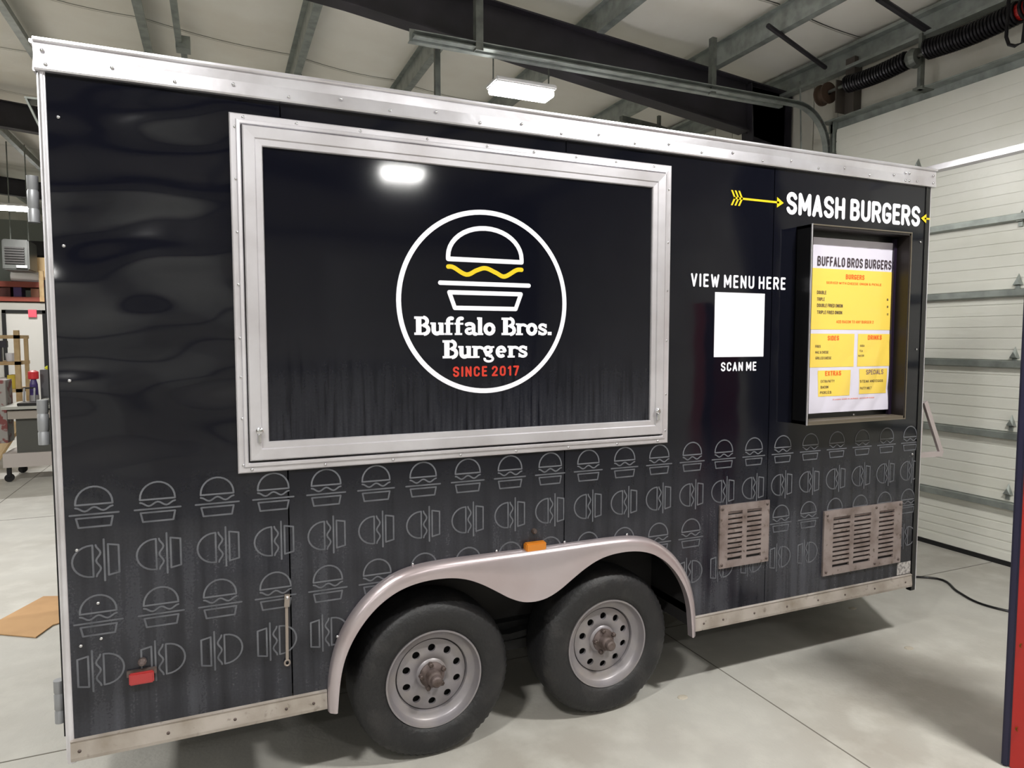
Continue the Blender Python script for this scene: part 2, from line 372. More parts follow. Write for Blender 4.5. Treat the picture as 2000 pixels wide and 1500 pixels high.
# ---- purlins, rafters, columns, eave strut
steel = setting('trim_1')
for x in PURL:
    zt = roofz(x)-.055; s_ = 1 if x > -6 else -1
    poly = [(-.05,0),(.004,0),(.004,-.19),(.068,-.19),(.068,-.17),(.073,-.17),(.073,-.196),(-.004,-.196),(-.004,-.006),(-.05,-.006)]
    MB().prism(poly, (x, -10, zt), (x, 21, zt), (1,0,0), (0,0,1)).build('purlin', M_galv, steel)
MB().prism([(-.03,0),(.03,0),(.03,-.05),(-.03,-.05)], (.2, -2, roofz(.2)-.2), (.2, 5.55, roofz(.2)-.2), (1,0,0), (0,0,1)).build('conduit_channel', M_galv, steel)
MB().prism([(-.03,0),(.03,0),(.03,-.05),(-.03,-.05)], (.24, 5.6, roofz(.24)-.22), (.24, 9, roofz(.24)-.22), (1,0,0), (0,0,1)).box(.17, .31, 5.5, 5.66, roofz(.2)-.3, roofz(.2)-.17).build('conduit_channel', M_galv, steel)
def rafter(y, xr=6.08, cut=None):
    def top(x): return roofz(x)-.25
    def dep(x): return .35+max(0, (x-1.5))*.036
    xs = [-6, -3, 0, 1.5, 3, 4.5, 5.54]
    mb = MB()
    tz = [(x, top(x)) for x in xs+[xr]]; bz = [(x, top(x)-dep(x)) for x in xs]+[(xr, top(xr)-.55)]
    for i in range(len(tz)-1):
        a, b, c, d = tz[i], tz[i+1], bz[i+1], bz[i]
        mb.add([(a[0], y, a[1]), (b[0], y, b[1]), (c[0], y, c[1]), (d[0], y, d[1]), (a[0], y+.01, a[1]), (b[0], y+.01, b[1]), (c[0], y+.01, c[1]), (d[0], y+.01, d[1])], [(0,1,2,3),(7,6,5,4),(0,4,5,1),(3,2,6,7)])
    mb.build('rafter_web', M_steel, steel)
    for nm, L_ in (('rafter_flange', tz), ('rafter_flange', bz[:-1])):
        mb = MB()
        for a, b in zip(L_, L_[1:]): mb.bar((a[0], y+.005, a[1]), (b[0], y+.005, b[1]), .16, .014)
        mb.build(nm, M_steel, steel)
    # left half of the frame beyond the ridge
    mb = MB(); mb.bar((-6, y, roofz(-6)-.43), (-12, y, roofz(-12)-.43), .16, .36); mb.build('rafter_web', M_steel, steel)
    # column
    mb = MB(); zt = top(5.54)-.02
    mb.add([(5.56, y, zt), (6.1, y, top(6.1)), (6.1, y, 0), (5.86, y, 0), (5.56, y+.01, zt), (6.1, y+.01, top(6.1)), (6.1, y+.01, 0), (5.86, y+.01, 0)], [(0,1,2,3),(7,6,5,4),(0,4,5,1),(1,5,6,2),(3,2,6,7),(0,3,7,4)])
    mb.bar((5.555, y+.005, zt), (5.855, y+.005, 0), .16, .014, (1,0,0)); mb.bar((6.1, y+.005, top(6.1)), (6.1, y+.005, 0), .16, .014, (1,0,0))
    mb.build('column', M_steel, steel)
for y in (-9.2, -3.1, 3.0, 9.15, 15.25): rafter(y)
# eave strut
MB().prism([(0,0),(.1,0),(.1,-.22),(0,-.22),(0,-.19),(.08,-.19),(.08,-.03),(0,-.03)], (6.0, -10, 4.52), (6.0, 21, 4.52), (1,0,0), (0,0,1)).build('eave_strut', M_galv, steel)
for p, q, r in (((1500,50),(1612,132),.02), ((1715,-4),(1832,72),.026)):
    a = at(*p, 'z', 4.42); b = at(*q, 'z', 4.33)
    MB().tube([a, b], r, 8).build('sag_brace', M_steel, steel)
# ---- overhead sectional door on the east wall
door = setting('door_1')
Y0, Y1 = -1.95, 2.33
SE = [.03, .496, 1.04, 1.59, 2.134, 2.70, 3.21, 3.80]
for k, (a, b) in enumerate(zip(SE, SE[1:])):
    s = MB().box(XD-.045, XD, Y0, Y1, a+.004, b-.004).build('door_section', M_door, door, bevel=.004)
    n = 5; h = (b-a-.11)/n
    for j in range(n): MB().box(XD-.049, XD-.044, Y0, Y1, a+.085+j*h+.004, a+.085+(j+1)*h-.006).build('rib_band', M_door, s, bevel=.002)
    MB().box(XD-.052, XD-.044, Y0, Y1, a+.006, a+.072).build('lip', M_door, s, bevel=.003)
for z in SE[1:-1]:
    MB().prism([(0,0),(-.05,-.004),(-.05,-.05),(0,-.062),(0,-.05),(-.042,-.044),(-.042,-.012),(0,-.01)], (XD-.046, Y0, z+.004), (XD-.046, Y1, z+.004), (1,0,0), (0,0,1)).build('strut', M_galv if z < 3 else M_alu, door)
hz = [.598, 1.131, 1.652, 2.205, 2.68]
hm = MB().add([(-.0,-.035,-.04),(-.0,.035,-.04),(-.0,0,.05),(-.03,-.025,-.035),(-.03,.025,-.035),(-.028,0,.01)], [(0,1,2),(3,4,5),(0,1,4,3),(1,2,5,4),(2,0,3,5)]).box(-.012,0,-.015,.015,-.075,-.04)
many(hm, 'hinge', M_galv, door, [(XD-.052, .61, z-.0) for z in hz]+[(XD-.052, 1.46, 3.26)])
MB().box(XD-.06, XD-.0, Y0, Y1, 0, .035).build('bottom_seal', M_dark, door)
MB().prism([(0,0),(-.13,0),(-.13,-.008),(-.008,-.008),(-.008,-.09),(0,-.09)], (XD-.01, Y0-.1, 3.875), (XD-.01, Y1+.12, 3.875), (1,0,0), (0,0,1)).build('header_angle', M_galv, door)
# vertical jamb angle and track
MB().prism([(0,0),(-.07,0),(-.07,.008),(-.008,.008),(-.008,.09),(0,.09)], (XD-.01, 2.34, 0), (XD-.01, 2.34, 3.9), (1,0,0), (0,1,0)).build('jamb_angle', M_galv, door)
trk = [(-.04,-.03),(.04,-.03),(.04,.03),(.03,.03),(.03,-.02),(-.03,-.02),(-.03,.03),(-.04,.03)]
def track(y, x0, zt, rad=.40, xv=6.0, zb=0, seg=10):
    pts = [(x0, zt), (xv-rad, zt)]+[(xv-rad+rad*math.sin(a), zt-rad+rad*math.cos(a)) for a in [PI/2*i/seg for i in range(1, seg+1)]]+[(xv, zb)]
    mb = MB()
    for a, b in zip(pts, pts[1:]):
        d = Vector((b[0]-a[0], 0, b[1]-a[1])).normalized(); n = Vector((-d.z, 0, d.x))
        mb.prism([(-.022,-.03),(.022,-.03),(.022,.03),(.016,.03),(.016,-.024),(-.016,-.024),(-.016,.03),(-.022,.03)], (a[0], y, a[1]), (b[0], y, b[1]), n, (0,-1,0))
    return mb
track(2.40, 1.88, 4.0, .42, 6.04).build('track', M_galv, door)
MB().prism([(-.045,0),(.045,0),(.045,.006),(-.039,.006),(-.039,.05),(-.045,.05)], (1.86, 2.44, 4.01), (5.5, 2.44, 4.01), (0,0,1), (0,1,0)).build('track_angle', M_galv, door)
def hanger(x, y, z0, z1, wd=.04):
    mb = MB().prism([(0,0),(wd,0),(wd,.004),(.004,.004),(.004,wd),(0,wd)], (x, y, z0), (x, y, z1), (1,0,0), (0,1,0)); mb.build('hanger_angle', M_galvd, steel)
hanger(2.36, 2.37, 3.96, 4.86, .06)
hanger(4.62, 2.40, 3.96, 4.45, .05)
hanger(at(850,90,'y',3.7).x, 3.7, at(850,205,'y',3.7).z, at(850,88,'y',3.7).z+.9, .05)
# neighbouring bay's door track, behind the trailer top
MB().bar(at(745,184,'y',3.75), at(1000,240,'y',3.75)+Vector((2.2,0,.02)), .05, .06).build('track', M_galvd, steel)
c1 = [at(1213,232,'z',4.2), at(1282,249,'z',4.2), at(1380,287,'z',4.1)]
for p, q in zip(c1, c1[1:]): MB().bar(p, q, .05, .06).build('track', M_galvd, steel)
p = at(1286,262,'z',4.18); MB().box(p.x, p.x+.035, p.y, p.y+.035, p.z, roofz(p.x)-.25).build('hanger_angle', M_galvd, steel)
MB().tube([at(563,100,'y',6.0), at(597,168,'y',5.9)], .022, 6).build('hanger_angle', M_galvd, steel)
# torsion springs, shaft, drum
XS = 5.95
sp = setting('trim_2')
def coil(y0, y1, z0, r, rw, turns, droop):
    n = turns*12; pts = []
    for i in range(n+1):
        t = i/n; a = 2*PI*turns*t
        pts.append((XS+r*math.cos(a), y0+(y1-y0)*t, z0+r*math.sin(a)-droop*math.sin(PI*t)))
    return MB().tube(pts, rw, 6)
zS = 4.13
coil(2.11, 1.50, zS, .068, .0135, 22, .02).build('torsion_spring', M_spring, sp, smooth=True)
coil(1.33, .62, zS+.02, .074, .0135, 27, .02).build('torsion_spring', M_spring, sp, smooth=True)
coil(.60, -1.7, zS+.02, .074, .0135, 60, .02).build('torsion_spring', M_spring, sp, smooth=True)
MB().tube([(XS, 2.45, zS), (XS, -1.9, zS)], .015, 10).build('shaft', M_galvd, sp)
MB().lathe([(.02,-.05),(.10,-.05),(.10,-.035),(.075,-.03),(.075,.03),(.10,.035),(.10,.05),(.02,.05)], (XS, 2.36, zS-.01), 24).build('cable_drum', mat('drum', (96,78,66), .5, .4), sp, smooth=True)
MB().lathe([(.02,-.04),(.07,-.04),(.085,.0),(.07,.04),(.02,.04)], (XS, 1.44, zS-.01), 16).box(XS+.03, XS+.08, 1.40, 1.43, 3.86, 4.32).box(XS+.02,XD,1.37,1.46,3.86,3.88).build('center_bracket', M_galvd, sp)
MB().box(6.03, XD, 2.10, 2.20, 3.88, 4.40).box(XS-.03,XD,2.20,2.212,3.90,4.2).build('end_bracket', mat('bracket_shaded', (74,68,62), .6), sp)  # the plate's shade is put into its dark brown colour
MB().lathe([(.02,-.05),(.068,-.05),(.06,.05),(.02,.05)], (XS, .60, zS+.02), 16).build('winding_cone', M_redpaint, sp)
MB().tube([(5.6,.48,4.3),(5.6,.49,3.86),(5.6,.47,3.80),(5.6,.43,3.775),(5.6,.38,3.78),(5.6,.34,4.3)], .012, 8).build('hand_chain', M_spring, sp)
MB().box(5.98,6.06,2.30,2.46,3.50,3.56).tube([(6.0,2.47,3.53),(6.0,2.28,3.53)],.012,8).build('track_bracket', M_galvd, sp)
MB().tube([(6.02,2.75,4.38),(6.0,2.72,4.3),(6.03,2.70,3.4)],.008,6).build('cable', M_galv, sp)

# ================================================================ LAMPS
LN = {2: 'mirrored in the serving hatch', 3: 'added for fill behind the camera at left', 4: 'added for fill left of the trailer rear', 5: 'above the concrete before the vents', 6: 'above the concrete before the trailer rear',
      7: 'added for fill in the second bay beyond the trailer', 8: 'added for fill far left in the first bay', 9: 'added to light the wall behind the camera', 10: 'added for fill far left in the second bay', 11: 'added for fill in the farthest bay at left'}
first = None
LL = {0: 'white linear high bay lamp glowing above the trailer roof by the door track',
      1: 'glowing white high bay lamp at far left edge beyond the trailer'}
for i, (x, y, z, wt) in enumerate(LAMPS):
    lab = LL.get(i, 'white linear high bay lamp %s, outside the picture' % LN.get(i, ''))
    r = thing('ceiling_lamp', lab, 'lamp', (x, y, z), 'high bay lamps')
    if first is None:
        MB().box(x-.27, x+.27, y-.12, y+.12, z+.05, z+.09).build('housing', M_lamph, r, bevel=.01)
        MB().box(x-.26, x+.26, y-.085, y+.085, z, z+.05).build('diffuser', M_lamp, r, bevel=.008)
        for s in (-.25, .25):
            MB().tube([(x+s, y, z+.08), (x+s, y, 4.03)], .006, 6).build('chain', M_galvd, r)
        first = r; ff = list(r.children)
    else:
        for c in ff:
            d = c.copy(); COL.objects.link(d); d.parent = r
# ================================================================ TRAILER
T = thing('food_trailer', 'black tandem-axle food trailer with aluminium trim, serving hatch and burger prints', 'trailer', (0,0,0))
TW, ZB, ZT = 4.2, .326, 2.606
# arch outlines (half, distance from centre, height)
AC = 1.725
def mirror(h): return [(AC-d, z) for d, z in h[::-1]]+[(AC+d, z) for d, z in h[1:]]
outer = mirror([(0,.852),(.2,.853),(.4,.853),(.52,.845),(.61,.822),(.69,.775),(.76,.71),(.82,.62),(.855,.52),(.87,.42),(.872,.318)])
inner = mirror([(0,.628),(.06,.636),(.12,.662),(.18,.700),(.25,.742),(.32,.772),(.40,.787),(.50,.786),(.59,.765),(.67,.72),(.74,.65),(.795,.56),(.825,.46),(.84,.318)])
def catmull(P, n=6):
    out = []
    for i in range(len(P)-1):
        p0 = Vector(P[max(i-1,0)]); p1 = Vector(P[i]); p2 = Vector(P[i+1]); p3 = Vector(P[min(i+2,len(P)-1)])
        for k in range(n):
            t = k/n; out.append(.5*((2*p1)+(p2-p0)*t+(2*p0-5*p1+4*p2-p3)*t*t+(3*p1-p0-3*p2+p3)*t**3))
    return out+[Vector(P[-1])]
def resample(P, n):
    L_ = [0]
    for a, b in zip(P, P[1:]): L_.append(L_[-1]+(b-a).length)
    out = []; j = 0
    for i in range(n+1):
        s = L_[-1]*i/n
        while j < len(P)-2 and L_[j+1] < s: j += 1
        t = (s-L_[j])/max(1e-9, L_[j+1]-L_[j]); out.append(P[j].lerp(P[j+1], t))
    return out
OC = resample(catmull(outer), 120)
def arch_z(x):      # height of outer fender outline at x
    if x <= OC[0].x+.0 or x >= OC[-1].x: return None
    for a, b in zip(OC, OC[1:]):
        if min(a.x, b.x) <= x <= max(a.x, b.x) and a.z if False else (min(a.x, b.x) <= x <= max(a.x, b.x)): 
            t = 0 if b.x == a.x else (x-a.x)/(b.x-a.x); return a.y+(b.y-a.y)*t
    return None
def low(x):
    z = arch_z(x); return .395 if z is None else max(.395, z-.015)
seams = [0.012, .725, 1.888, 3.055, 4.155]
for k, (a, b) in enumerate(zip(seams, seams[1:])):
    xs = [a+.0025+(b-a-.005)*i/40 for i in range(41)]+[AC-.872, AC+.872, AC-.862, AC+.862, AC-.84, AC+.84]
    xs = sorted(x for x in xs if a+.0024 <= x <= b-.0024)
    mb = MB(); n = len(xs); y0, y1 = (0, .012) if k % 2 else (.0, .012)
    for x in xs:
        z = low(x); mb.v += [Vector((x, y0, z)), Vector((x, y0, ZT+.02)), Vector((x, y1, z)), Vector((x, y1, ZT+.02))]
    for i in range(n-1):
        q = 4*i; mb.f += [(q, q+4, q+5, q+1), (q+2, q+3, q+7, q+6), (q, q+2, q+6, q+4)]
    mb.f += [(0, 1, 3, 2), (4*n-4, 4*n-2, 4*n-1, 4*n-3)]
    mb.build('wall_panel', M_wrapL if k == 0 else M_wrap, T)
# nose corner post
MB().box(4.157, 4.196, -.003, .03, ZB-.03, ZT+.01).build('corner_post', M_black, T, bevel=.004)
MB().box(4.196, 4.201, -.002, .03, ZB-.03, ZT+.01).build('edge_moulding', M_alu, T)
# rear corner radius
MB().tube([(.004, .008, ZB-.01), (.004, .008, ZT)], .013, 12).build('corner_moulding', M_alu, T, smooth=True)
MB().box(-.012, .0, .012, .05, ZB, ZT).build('corner_moulding', M_alu, T)
# shell: rear, nose, far side, roof, floor
ft = [(0,.02),(4.19,.02),(4.93,1.25),(4.19,2.48),(0,2.48)]
mb = MB()
def wallseg(p, q, z0, z1):
    mb.bar((p[0], p[1], (z0+z1)/2), (q[0], q[1], (z0+z1)/2), .02, z1-z0)
wallseg(ft[1], ft[2], .33, 2.6); wallseg(ft[2], ft[3], .33, 2.6)
mb.build('nose_wall', M_black, T)
mb = MB(); wallseg(ft[3], ft[4], .33, 2.6); mb.build('far_wall', M_black, T)
mb = MB(); mb.box(0,.02,.02,2.48,.33,2.6); mb.build('rear_wall', M_black, T)
mb = MB(); mb.add([(x, y, 2.62) for x, y in ft]+[(x, y, 2.70) for x, y in ft], [(0,1,2,3,4),(5,6,7,8,9)]+[(i,(i+1)%5,5+(i+1)%5,5+i) for i in range(5)]); mb.build('roof', M_alu, T)
mb = MB(); mb.box(.02,4.18,.36,2.12,.40,.44); mb.box(.02,.85,.02,.36,.40,.44); mb.box(2.60,4.18,.02,.36,.40,.44); mb.build('underfloor', M_dark, T)
mb = MB(); mb.box(.845,2.605,.02,.36,.86,.88); mb.box(.845,2.605,.35,.37,.40,.88); mb.box(.835,.85,.014,.36,.34,.88); mb.box(2.60,2.615,.014,.36,.34,.88)
mb.build('wheel_well', mat('well', (30,28,28), .7), T)
mb = MB(); mb.box(.02,4.2,.30,.36,.30,.40); mb.box(.02,4.2,2.14,2.20,.30,.40)
for x in (.1,.7,1.3,1.9,2.5,3.1,3.7): mb.box(x,x+.05,.36,2.14,.32,.40)
mb.build('frame_rail', M_dark, T)
# roof trim
mb = MB().prism([(0,0),(-.018,.0),(-.020,.006),(-.016,.050),(-.017,.084),(-.024,.086),(-.027,.090),(-.026,.098),(.0,.102),(.03,.102),(.03,0)], (-.012,0,ZT), (4.215,0,ZT), (0,1,0), (0,0,1))
mb.build('roof_trim', M_alu, T)
mb = MB().prism([(0,0),(-.018,.0),(-.020,.006),(-.016,.050),(-.017,.084),(-.024,.086),(-.027,.090),(-.026,.098),(.0,.102),(.03,.102),(.03,0)], (.0,.0,ZT), (.0,2.5,ZT), (1,0,0), (0,0,1)); mb.build('roof_trim', M_alu, T)
rv = MB().dome((0,0,0), .0065, .005)
pts = []
x = .02; i = 0
while x < 4.2:
    pts.append((x, -.020, ZT+(.036 if i % 2 else .018))); x += .1835/1.0 if True else 0; i += 1
pts += [(3.965+dx, -.02, ZT+dz) for dx in (0,.03) for dz in (.015,.055)]+[(4.19,-.02,ZT+.02),(4.19,-.02,ZT+.06),(.012,-.02,ZT+.06)]
many(rv, 'rivet', M_chrome, T, pts, smooth=True)
# panel screws at rear edge
many(rv, 'rivet', M_chrome, T, [(.045, -.001, z) for z in (2.47, 2.06, 1.62, 1.05, .72)]+[(4.13,-.001,z) for z in (2.3,1.7,1.1)]+[(.1,-.001,.86),(.105,-.001,.735)], smooth=True)
# skirts
sk = [(0,0),(-.012,0),(-.014,.012),(-.008,.062),(-.012,.070),(0,.074)]
for a, b in ((.004, AC-.874), (AC+.874, 4.155)):
    MB().prism(sk, (a,0,ZB), (b,0,ZB), (0,1,0), (0,0,1)).build('skirt_rail', M_alu_dirty, T)
many(rv, 'screw', M_hub, T, [(x,-.010,ZB+.033) for x in (.03,.3,.52,.70,.80,2.66,2.78,2.98,3.2,3.42,3.62,3.85,4.1)], smooth=True)
MB().box(4.04,4.15,-.002,0,.405,.475).build('vin_sticker', mat('sticker', (176,172,170), .5, var=(60,(120,116,116),.45,.6)), T)
# fender
IC = resample(catmull(inner), 120)
mb = MB(); n = 121
cen = Vector((AC, .30))
for i in range(n):
    o_, q = OC[i], IC[i]
    nrm = (OC[min(i+1,120)]-OC[max(i-1,0)]); nrm = Vector((nrm.y, -nrm.x)).normalized()   # points inward
    o1 = o_+nrm*.006; o2 = o_+nrm*.022
    q1 = o2.lerp(q, .5)
    for p, y in ((o_, .0), (o_, -.018), (o1, -.035), (o2, -.046), (q1, -.048), (q, -.046), (q, -.01)): mb.v.append(Vector((p.x, y, p.y)))
for i in range(n-1):
    for j in range(6): a = 7*i+j; mb.f.append((a, a+1, a+8, a+7))
mb.build('fender', M_fender, T, smooth=True)
many(rv, 'rivet', M_chrome, T, [(OC[i].x, -.004, OC[i].y+.006) for i in (14, 34, 52, 68, 84, 104)], smooth=True)
# ---- wheels
def wheel(cx, cy, s=1, sub=True):
    c = (cx, cy, .336)
    tp = [(.203,.012),(.212,-.004),(.235,-.014),(.27,-.018),(.30,-.014),(.322,-.002),(.336,.018),(.342,.045),(.343,.10),(.342,.155),(.336,.182),(.31,.205),(.26,.21),(.205,.19)]
    mb = MB().lathe(tp, c, 144, mod=lambda i, j: (1 if i not in (5,6,7) else (1.0 if j % 2 else .984)))
    for v in mb.v:
        if v.z < 0: v.z = 0
    w_ = mb.build('wheel', M_rub, T, smooth=True, label='black tire on silver ten-hole steel rim')
    mb = MB().lathe([(.196,.02),(.205,.012),(.209,.004),(.207,-.004),(.200,-.003),(.196,.008),(.189,.024),(.184,.030),(.168,.036),(.158,.040),(.154,.056)], c, 96)
    mb.build('rim', M_rim, w_, smooth=True)
    # disc with ten hand holes (boolean)
    dm = MB().lathe([(.155,.060),(.150,.048),(.135,.044),(.105,.040),(.080,.042),(.066,.050),(.058,.042),(.040,.040),(.040,.050),(.066,.060),(.105,.052),(.135,.056),(.150,.062),(.155,.060)], c, 72)
    d = dm.build('rim_disc', M_rim, w_, smooth=True)
    if sub:
        cm = MB()
        for k in range(10):
            a = 2*PI*(k+.5)/10; cm.tube([(cx+.116*math.cos(a), cy-.05, .336+.116*math.sin(a)), (cx+.116*math.cos(a), cy+.12, .336+.116*math.sin(a))], .0165, 16)
        cu = cm.build('cutter', M_rim, None)
        md = d.modifiers.new('b', 'BOOLEAN'); md.object = cu; md.operation = 'DIFFERENCE'; md.solver = 'EXACT'
        bpy.context.view_layer.update()
        me = bpy.data.meshes.new_from_object(d.evaluated_get(bpy.context.evaluated_depsgraph_get()))
        if len(me.polygons) > 300:
            d.modifiers.clear(); d.data = me
        bpy.data.objects.remove(cu)
    MB().lathe([(.15,.075),(.001,.08)], c, 32).build('brake_drum', M_dark, w_)
    MB().lathe([(.056,.05),(.054,.034),(.040,.026),(.034,.024),(.033,-.004),(.030,-.010),(.028,-.012),(.024,-.014),(.023,-.034),(.017,-.040),(.001,-.040)], c, 28).build('hub_cap', M_hub, w_, smooth=True)
    nut = MB().lathe([(.0105,0),(.0105,-.02),(.006,-.024),(.0005,-.024)], (0,0,0), 6)
    many(nut, 'lug_nut', M_hub, w_, [(cx+.052*math.cos(2*PI*k/5+.5), cy+.035, .336+.052*math.sin(2*PI*k/5+.5)) for k in range(5)])
    return w_
wheel(1.296, .03); wheel(2.136, .03)
# far-side wheels, seen under the floor
for cx in (1.296, 2.136):
    mb = MB().lathe([(.2,0),(.3,-.01),(.34,.03),(.343,.1),(.34,.17),(.3,.2),(.05,.2),(.001,.2)], (cx, 2.26, .336), 48)
    for v in mb.v: v.z = max(0, v.z)
    mb.build('wheel', M_rub, T, smooth=True)
    MB().tube([(cx, .2, .336), (cx, 2.3, .336)], .035, 12).build('axle', M_dark, T)
MB().box(1.45,1.98,.22,.28,.30,.345).build('equalizer', M_dark, T)
MB().bar((1.3,.25,.40),(1.72,.25,.36),.05,.03).bar((2.14,.25,.40),(1.72,.25,.36),.05,.03).build('leaf_spring', M_dark, T)
# ---- serving hatch
H = MB().box(.60,2.385,-.004,0,1.33,2.50).build('serving_hatch', M_dark, T, label='serving hatch with burger logo in an aluminium frame')
def frame(x0, x1, z0, z1, prof, name, m, parent):
    # prof: list of (inset, y); four mitred rails
    c = [(x0,z0),(x1,z0),(x1,z1),(x0,z1)]; ins = [(1,1),(-1,1),(-1,-1),(1,-1)]
    for k in range(4):
        a, b = c[k], c[(k+1)%4]; ia, ib = ins[k], ins[(k+1)%4]; m_ = len(prof)
        A = [(a[0]+ia[0]*i, y, a[1]+ia[1]*i) for i, y in prof]; B = [(b[0]+ib[0]*i, y, b[1]+ib[1]*i) for i, y in prof]
        MB().add(A+B, [(i, i+1, m_+i+1, m_+i) for i in range(m_-1)]+[tuple(range(m_)), tuple(range(m_, 2*m_))]).build(name, m, parent)
frame(.553, 2.428, 1.271, 2.549, [(0,0),(0,-.010),(.004,-.013),(.020,-.013),(.024,-.019),(.034,-.020),(.037,-.017),(.037,0)], 'frame_rail', M_alu_frame, H)
frame(.594, 2.389, 1.316, 2.508, [(0,-.002),(0,-.024),(.004,-.028),(.040,-.026),(.044,-.021),(.064,-.020),(.067,-.016),(.067,-.002)], 'inner_frame_rail', M_alu_frame, H)
MB().box(.655,2.33,-.008,-.002,1.375,2.45).build('hatch_panel', M_hatch, H)
many(rv, 'screw', M_chrome, H, [(.572, -.012, z) for z in (2.50, 2.32, 2.135, 1.95, 1.76, 1.62, 1.47, 1.30)]+[(2.411, -.012, z) for z in (2.44,2.20,1.98,1.75,1.5,1.33)]
     +[(x, -.012, 2.536) for x in (.60,.78,1.01,1.27,1.52,1.73,1.93,2.13,2.33)]+[(x, -.012, 1.283) for x in (.60,.86,1.12,1.40,1.65,1.9,2.15,2.37)], smooth=True)
for p in ((.628,1.425),(2.357,1.425)):
    MB().lathe([(.013,0),(.013,-.010),(.008,-.014),(.0005,-.014)], (p[0],-.026,p[1]), 16).tube([(p[0],-.032,p[1]-.012),(p[0],-.030,p[1]-.042)], .008, 8).build('latch', M_chrome, H, smooth=True)
yd = -.0095
def ring(pts, t, closed, m, nm, par=H, y=yd):
    v, f = ribbon2d(pts, t, closed); mb = MB(); mb.v = [Vector((a.x, y, a.y)) for a in v]; mb.f = f; stagger(mb); return mb.build(nm, m, par)
LCX, LCZ, LR = 1.514, 1.908, .3745
mb = MB(); 
for i in range(96):
    a = 2*PI*i/96
    for r in (LR, LR-.020): mb.v.append(Vector((LCX+r*math.cos(a), yd, LCZ+r*math.sin(a))))
for i in range(96): a = 2*i; b = 2*((i+1) % 96); mb.f.append((a, b, b+1, a+1))
mb.build('logo_ring', M_white, H, label='white ring around the burger logo')
bun = [(1.353,2.085)]+arc(1.514,2.085,.161,.128,180,0,20)+[(1.675,2.085)]
bun = [(1.353,2.078)]+arc(1.514,2.09,.161,.118,180,0,20)+[(1.675,2.078)]
ring(bun, .019, True, M_white, 'logo_bun')
wv = catmull([(1.353,2.047),(1.375,2.045),(1.43,2.018),(1.475,2.037),(1.514,2.047),(1.56,2.030),(1.598,2.016),(1.65,2.044),(1.675,2.047)], 5)
ring([(p.x, p.y) for p in wv], .018, False, M_yellow, 'logo_cheese')
ring([(1.319,1.982),(1.709,1.982)], .018, False, M_white, 'logo_patty')
ring([(1.357,1.945),(1.672,1.945),(1.648,1.883),(1.380,1.883)], .018, True, M_white, 'logo_bun')
text('logo_lettering', 'Buffalo Bros.', 1.211, 1.817, 1.774, 1.846, yd, M_white, H, slab=True)
text('logo_lettering', 'Burgers', 1.327, 1.703, 1.680, 1.752, yd, M_white, H, slab=True)
text('logo_lettering', 'SINCE 2017', 1.370, 1.664, 1.603, 1.646, yd, M_red, H, t=.19, gap=.28)
# ---- burger prints
def burger(rot, flip):
    s = .125/2
    strokes = [([(-.85,.12)]+arc(0,.17,.85,.81,180,0,14)+[(.85,.12)], True), ([(x/8*.86-.86+.0, .0) for x in range(0)], False),
               ([(-.85+1.7*i/16, -.11+.095*math.cos(i/16*4*PI)) for i in range(17)], False), ([(-1.12,-.36),(1.12,-.36)], False),
               ([(-.84,-.53),(.84,-.53),(.74,-.98),(-.74,-.98)], True)]
    out = []
    for pts, cl in strokes:
        if not pts: continue
        P = [(x*s*1.02, (y+.02)*s*1.12) for x, y in pts]
        if rot: P = [(-z, x) for x, z in P]
        if flip: P = [(-x, z) for x, z in P]
        out.append((P, cl))
    return out
OBST = [(2.74,3.07,.61,.945),(3.445,4.055,.475,.845)]
protos = {}
for row, (z0, rot, flip) in enumerate(((1.192,0,0),(1.007,1,0),(.818,0,0),(.626,1,1))):
    for k in range(22):
        cx = .1+.1908*k; cz = z0
        if k >= 16 and row == 2: cz = .83
        if abs(cx-3.055) < .04: cx = 3.0 if False else cx
        if any(a-.02 < cx-.05 and cx+.05 < b+.02 and c-.02 < cz-.05 and cz+.05 < d+.02 for a, b, c, d in OBST): continue
        az = arch_z(cx)
        lz = max([q for q in (arch_z(cx-.075), az, arch_z(cx+.075)) if q] or [0])
        if lz and cz+.07 < lz-.01: continue
        clip = lz > cz-.075
        if not clip and (rot, flip) in protos:
            dup(protos[(rot, flip)], (cx, -.0012, cz), T); continue
        V = []; Fc = []
        for P, cl in burger(rot, flip):
            if clip:   # subdivide so it can be trimmed along the arch
                Q = []; PP = P+[P[0]] if cl else P
                for a, b in zip(PP, PP[1:]):
                    L_ = max(1, int(math.dist(a, b)/.006)); Q += [(a[0]+(b[0]-a[0])*i/L_, a[1]+(b[1]-a[1])*i/L_) for i in range(L_)]
                Q.append(PP[-1]); P = Q; cl = False
            v, f = ribbon2d(P, .0060, cl); n = len(V); V += v; Fc += [tuple(i+n for i in q) for q in f]
        if clip:
            ok = [(lambda zz: zz is None or (v.y+cz) > zz-.005)(arch_z(v.x+cx)) for v in V]
            Fc = [q for q in Fc if all(ok[i] for i in q)]
            if not Fc: continue
        mb = MB(); mb.v = [Vector((v.x, 0, v.y)) for v in V]; mb.f = Fc; stagger(mb)
        o = proto(mb, 'burger_print', M_gray_print, T, (cx, -.0012, cz))
        if not clip: protos[(rot, flip)] = o
